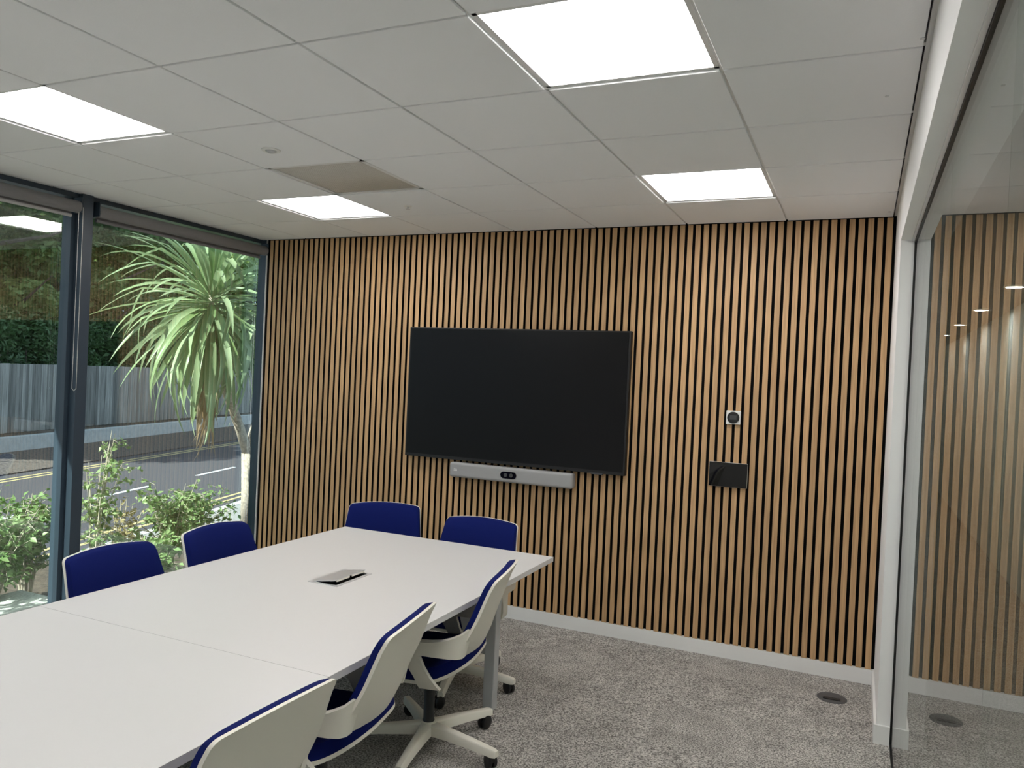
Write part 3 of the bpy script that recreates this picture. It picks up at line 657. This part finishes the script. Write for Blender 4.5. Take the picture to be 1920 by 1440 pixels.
def leaf_cloud(name, centers, nrm, size, mat, parent, fold=0.25, aspect=0.45):
    """rhombic folded leaves: 4 verts + midrib -> two triangles pairs"""
    n_ = len(centers); c = np.asarray(centers)
    d = rng.normal(size=(n_, 3)); d /= np.linalg.norm(d, axis=1, keepdims=True)
    d[:, 2] = d[:, 2] * 0.6 - 0.25; d /= np.linalg.norm(d, axis=1, keepdims=True)
    up = nrm + rng.normal(size=(n_, 3)) * 0.6
    sd_ = np.cross(d, up); sd_ /= np.linalg.norm(sd_, axis=1, keepdims=True) + 1e-9; nn = np.cross(sd_, d)
    L_ = (size * (0.7 + 0.6 * rng.random(n_)))[:, None]
    p0 = c; p1 = c + d * L_; md = c + d * L_ * 0.45
    a = md + sd_ * L_ * aspect * 0.5 + nn * L_ * fold * 0.4; b = md - sd_ * L_ * aspect * 0.5 + nn * L_ * fold * 0.4
    V = np.stack([p0, a, p1, b], 1).reshape(-1, 3); i0 = np.arange(n_) * 4
    F3 = np.concatenate([np.stack([i0, i0 + 1, i0 + 2], 1), np.stack([i0, i0 + 2, i0 + 3], 1)])
    o = link(name, raw_mesh(name, V, F3), mat, parent); return stuff(o)
def blobs(n_, lobes):
    """points near the surface of a set of ellipsoid lobes (cx,cy,cz,rx,ry,rz)"""
    L_ = np.array(lobes); k = rng.integers(0, len(L_), n_)
    d = rng.normal(size=(n_, 3)); d /= np.linalg.norm(d, axis=1, keepdims=True)
    r = 0.55 + 0.5 * rng.random(n_) ** 0.5
    return L_[k, :3] + d * r[:, None] * L_[k, 3:], d
# hedge and trees behind the fence
def tree(base, h, rad, nleaf, label, lobes_n=16, size=0.20, mat='tree', low=0.25):
    t = thing('leafy_tree', label, 'tree', base, 0, 'trees behind the fence')
    bm = bmesh.new(); tube(bm, [(0, 0, 0), (0.1, 0.05, h * 0.3), (-0.05, 0.1, h * 0.6), (0.1, 0, h * 0.9)], [0.22, 0.17, 0.12, 0.03], 8)
    for k in range(7):
        a = k * 2.4; z_ = h * (0.3 + 0.07 * k); tube(bm, [(0, 0, z_), (math.cos(a) * rad * 0.5, math.sin(a) * rad * 0.5, z_ + 0.5), (math.cos(a) * rad * 0.9, math.sin(a) * rad * 0.9, z_ + 1.3)], [0.08, 0.05, 0.015], 6)
    link('trunk', mesh_bm('trunk', bm), M['trunk'], t)
    lobes = []
    for k in range(lobes_n):
        a = rng.random() * 6.283; rr = rad * math.sqrt(rng.random()) * 0.75; z_ = h * (low + (1 - low) * rng.random())
        q = 0.55 + 0.4 * rng.random(); lobes.append((rr * math.cos(a), rr * math.sin(a), z_, rad * 0.42 * q, rad * 0.42 * q, rad * 0.36 * q))
    c, nrm = blobs(nleaf, lobes); leaf_cloud('foliage', c, nrm, size, M[mat], t)
zB = ZR + 0.33
tl = ['broad leafy tree behind the fence at the far left', 'tall leafy tree behind the fence left of the mullion', 'leafy tree behind the fence seen right of the mullion', 'leafy tree behind the fence, left of the palm crown', 'leafy tree behind the fence behind the palm crown', 'leafy tree far along the fence behind the palm', 'leafy tree far along the fence by the window edge', 'leafy tree at the far end of the fence']
for k, (n_, s_) in enumerate(((12.8, 3.0), (13.2, 7.6), (12.8, 12.2), (13.2, 16.8), (12.8, 21.4), (13.2, 26.0), (12.8, 30.6), (13.2, 35.4))):
    tree(rp(n_, s_, zB), 9.5 + (k % 3) * 0.8, 3.3, 22000, tl[k], 18, 0.27)
hl_ = ['dark evergreen hedge clump above the fence, leftmost', 'dark evergreen hedge clump above the fence beside the mullion', 'dark evergreen hedge clump above the fence right of the mullion', 'dark evergreen hedge clump above the fence behind the palm', 'dark evergreen hedge clump far along the fence']
for k in range(5):
    t = thing('evergreen_hedge', hl_[k], 'hedge', rp(10.85, 3.5 + 6.0 * k, zB), fa, 'evergreen hedge clumps above the fence')
    lobes = [(-2.9 + 5.8 * (q % 9) / 8 + rng.uniform(-0.2, 0.2), rng.uniform(0.0, 0.35), 0.9 + 1.0 * (q // 9) + rng.uniform(-0.2, 0.2), 0.75, 0.5, 0.7) for q in range(27)]
    c, nrm = blobs(14000, lobes); leaf_cloud('foliage', c, nrm, 0.17, M['hedge'], t, aspect=0.4)
    bm = bmesh.new()
    for q in range(7): tube(bm, [(-2.2 + 0.72 * q, 0, 0), (-2.3 + 0.76 * q, 0.1, 1.2), (-2.2 + 0.72 * q, 0.05, 2.4)], [0.05, 0.04, 0.02], 6)
    link('stem', mesh_bm('stem', bm), M['trunk'], t)
bt = ['dense tall tree mass behind the first row of trees, left', 'dense tall tree mass behind the first row of trees, middle', 'dense tall tree mass behind the first row of trees, right']
for k, (n_, s_) in enumerate(((21, 6), (21.5, 19), (22, 33))):
    tree(rp(n_, s_, zB), 15, 7.4, 42000, bt[k], 34, 0.42, 'hedge', 0.05)

# ---- cordyline palm just outside the window
PB = Vector((-5.62, 1.70, -0.10)); CR = Vector((-5.42, 0.84, 2.42))
t = thing('cordyline_palm', 'sunlit cabbage palm with drooping sword leaves right outside the window', 'palm', PB)
fork = Vector((-5.60, 1.62, 0.72))
bm = bmesh.new()
tube(bm, [p - PB for p in (PB, Vector((-5.62, 1.68, 0.3)), fork)], [0.085, 0.07, 0.06], 12)
P1 = [fork, Vector((-5.57, 1.46, 1.0)), Vector((-5.54, 1.24, 1.35)), Vector((-5.48, 1.0, 1.9)), CR]
tube(bm, [p - PB for p in P1], [0.055, 0.05, 0.05, 0.055, 0.04], 12)
CR2 = Vector((-5.35, 1.62, 2.50))
tube(bm, [p - PB for p in (fork, Vector((-5.52, 1.70, 1.2)), Vector((-5.42, 1.74, 1.8)), CR2)], [0.05, 0.042, 0.045, 0.03], 12)
link('trunk', mesh_bm('trunk', bm), M['bark'], t, smooth=True)
def blade(length, width, droop, kink, seed):
    """sword leaf along +X, bending down; V-folded section"""
    r_ = random.Random(seed); n_ = 9; V = []; F_ = []
    pos = Vector((0, 0, 0)); ang = 0.0
    for k in range(n_ + 1):
        s_ = k / n_; w_ = width * (0.45 + 0.55 * min(1, s_ * 3.0)) * (1 - max(0, (s_ - 0.55) / 0.45) ** 1.6) * 0.5
        nv = Vector((-math.sin(ang), 0, math.cos(ang)))
        tw = 0.25 * s_ * r_.uniform(-1, 1)
        V += [pos + Vector((0, w_, 0)) + nv * w_ * 0.35, pos, pos + Vector((0, -w_, 0)) + nv * (w_ * 0.35 + w_ * tw)]
        ang -= droop / n_ * (0.4 + 1.2 * s_) + (kink if k == 5 else 0)
        pos = pos + Vector((math.cos(ang), 0, math.sin(ang))) * (length / n_)
    for k in range(n_):
        a = 3 * k
        F_ += [(a, a + 3, a + 4, a + 1), (a + 1, a + 4, a + 5, a + 2)]
    me = bpy.data.meshes.new('blade'); me.from_pydata(V, [], F_); me.update()
    for p in me.polygons: p.use_smooth = True
    return me
blades = [blade(random.uniform(0.95, 1.3), random.uniform(0.05, 0.066), random.uniform(0.5, 1.4), random.choice((0, 0, 0.4, 0.9)), k) for k in range(14)]
deadb = [blade(random.uniform(0.7, 1.05), random.uniform(0.022, 0.04), random.uniform(0.2, 0.7), 0.0, 50 + k) for k in range(6)]
for me in blades: me.materials.append(M['palm'])
for me in deadb: me.materials.append(M['dead'])
ga = 2.39996
def crown(c, n_, e0, e1, sc, nd):
    for k in range(n_):
        f = k / n_; az = k * ga + random.uniform(-0.2, 0.2); el = math.radians(lerp(e0, e1, f ** 0.9)) + random.uniform(-0.12, 0.12)
        o = link('leaf', blades[k % 14], None, t, c - PB + Vector((math.cos(az) * 0.03, math.sin(az) * 0.03, -0.35 * f)), (random.uniform(-0.5, 0.5), -el, az)); o.scale = (sc,) * 3
    for k in range(nd):
        az = k * ga * 1.3; el = math.radians(random.uniform(-88, -72))
        link('dead_leaf', deadb[k % 6], None, t, c - PB + Vector((math.cos(az) * 0.07, math.sin(az) * 0.07, -0.35 - 0.5 * random.random())), (random.uniform(-0.6, 0.6), -el, az))
crown(CR, 190, 80, -70, 1.0, 40)
crown(CR2, 80, 75, -70, 0.9, 16)

# ---- shrubs in the bed
def shrub(base, h, spread, nstem, nleaf, label, mat='rose', size=0.05, lean=(0, 0), bare=0):
    t = thing('rose_shrub', label, 'shrub', base, 0, 'shrubs in the planting bed')
    bm = bmesh.new(); C_ = []
    for k in range(nstem):
        a = rng.random() * 6.283; rr = spread * (0.25 + 0.75 * rng.random()); hh = h * (0.65 + 0.35 * rng.random())
        e = Vector((math.cos(a) * rr + lean[0], math.sin(a) * rr + lean[1], hh)); mid = e * 0.5 + Vector((0, 0, 0.12 * h))
        pts = [Vector((math.cos(a) * 0.03, math.sin(a) * 0.03, 0)), mid * 0.55, mid, e]
        tube(bm, pts, [0.008, 0.006, 0.005, 0.002], 5)
        for q in range(int(nleaf / nstem / 7)):
            f = 0.25 + 0.75 * rng.random(); b = mid.lerp(e, (f - 0.5) * 2) if f > 0.5 else pts[0].lerp(mid, f * 2)
            dv = Vector(rng.normal(size=3)); dv.z *= 0.5; dv.normalize(); tip = b + dv * 0.13
            tube(bm, [b, tip], [0.0025, 0.0012], 4)
            for z_ in range(7): C_.append(b.lerp(tip, 0.3 + 0.7 * (z_ // 2) / 3) + Vector(rng.normal(size=3)) * 0.010)
    for k in range(bare):
        a = k * 1.9; p = Vector((math.cos(a) * 0.05, math.sin(a) * 0.05, h * 0.3)); pts = [p]
        for q in range(4): p = p + Vector((math.cos(a + 0.5 * math.sin(q * 2 + k)) * 0.13, math.sin(a + 0.6 * math.cos(q + k)) * 0.13, 0.10 * math.cos(q))); pts.append(p)
        tube(bm, pts, [0.007, 0.006, 0.005, 0.004, 0.002], 5)
    link('stems', mesh_bm('stems', bm), M['twig'], t)
    c = np.array([list(v) for v in C_]); nrm = np.tile(np.array([[0.0, 0.0, 1.0]]), (len(c), 1))
    leaf_cloud('foliage', c, nrm, size, M[mat], t, fold=0.3, aspect=0.6)
zg = -0.08
shrub((-4.75, -1.65, zg), 0.80, 0.42, 26, 2600, 'dense leafy shrub at the left edge beyond the stone slab')
shrub((-4.95, -1.25, zg), 0.75, 0.30, 18, 1500, 'leafy shrub just left of the mullion')
shrub((-4.70, -0.92, zg), 1.22, 0.16, 9, 560, 'tall thin rose shrub right of the mullion', lean=(0.0, 0.06))
shrub((-4.85, -0.55, zg), 0.62, 0.22, 9, 330, 'low shrub with dry tan leaves and bare twigs', 'tan', 0.045, bare=7)
shrub((-4.70, -0.22, zg), 0.78, 0.26, 16, 1200, 'bright green shrub behind the two window side chairs', bare=3)
shrub((-4.95, 0.25, zg), 0.66, 0.34, 16, 1300, 'spreading shrub at the foot of the palm')
shrub((-4.45, -0.60, zg), 0.42, 0.34, 16, 1300, 'low shrub close against the window glass')
shrub((-4.80, -2.45, zg), 0.70, 0.45, 18, 1500, 'leafy shrub beyond the left window, mostly out of view')
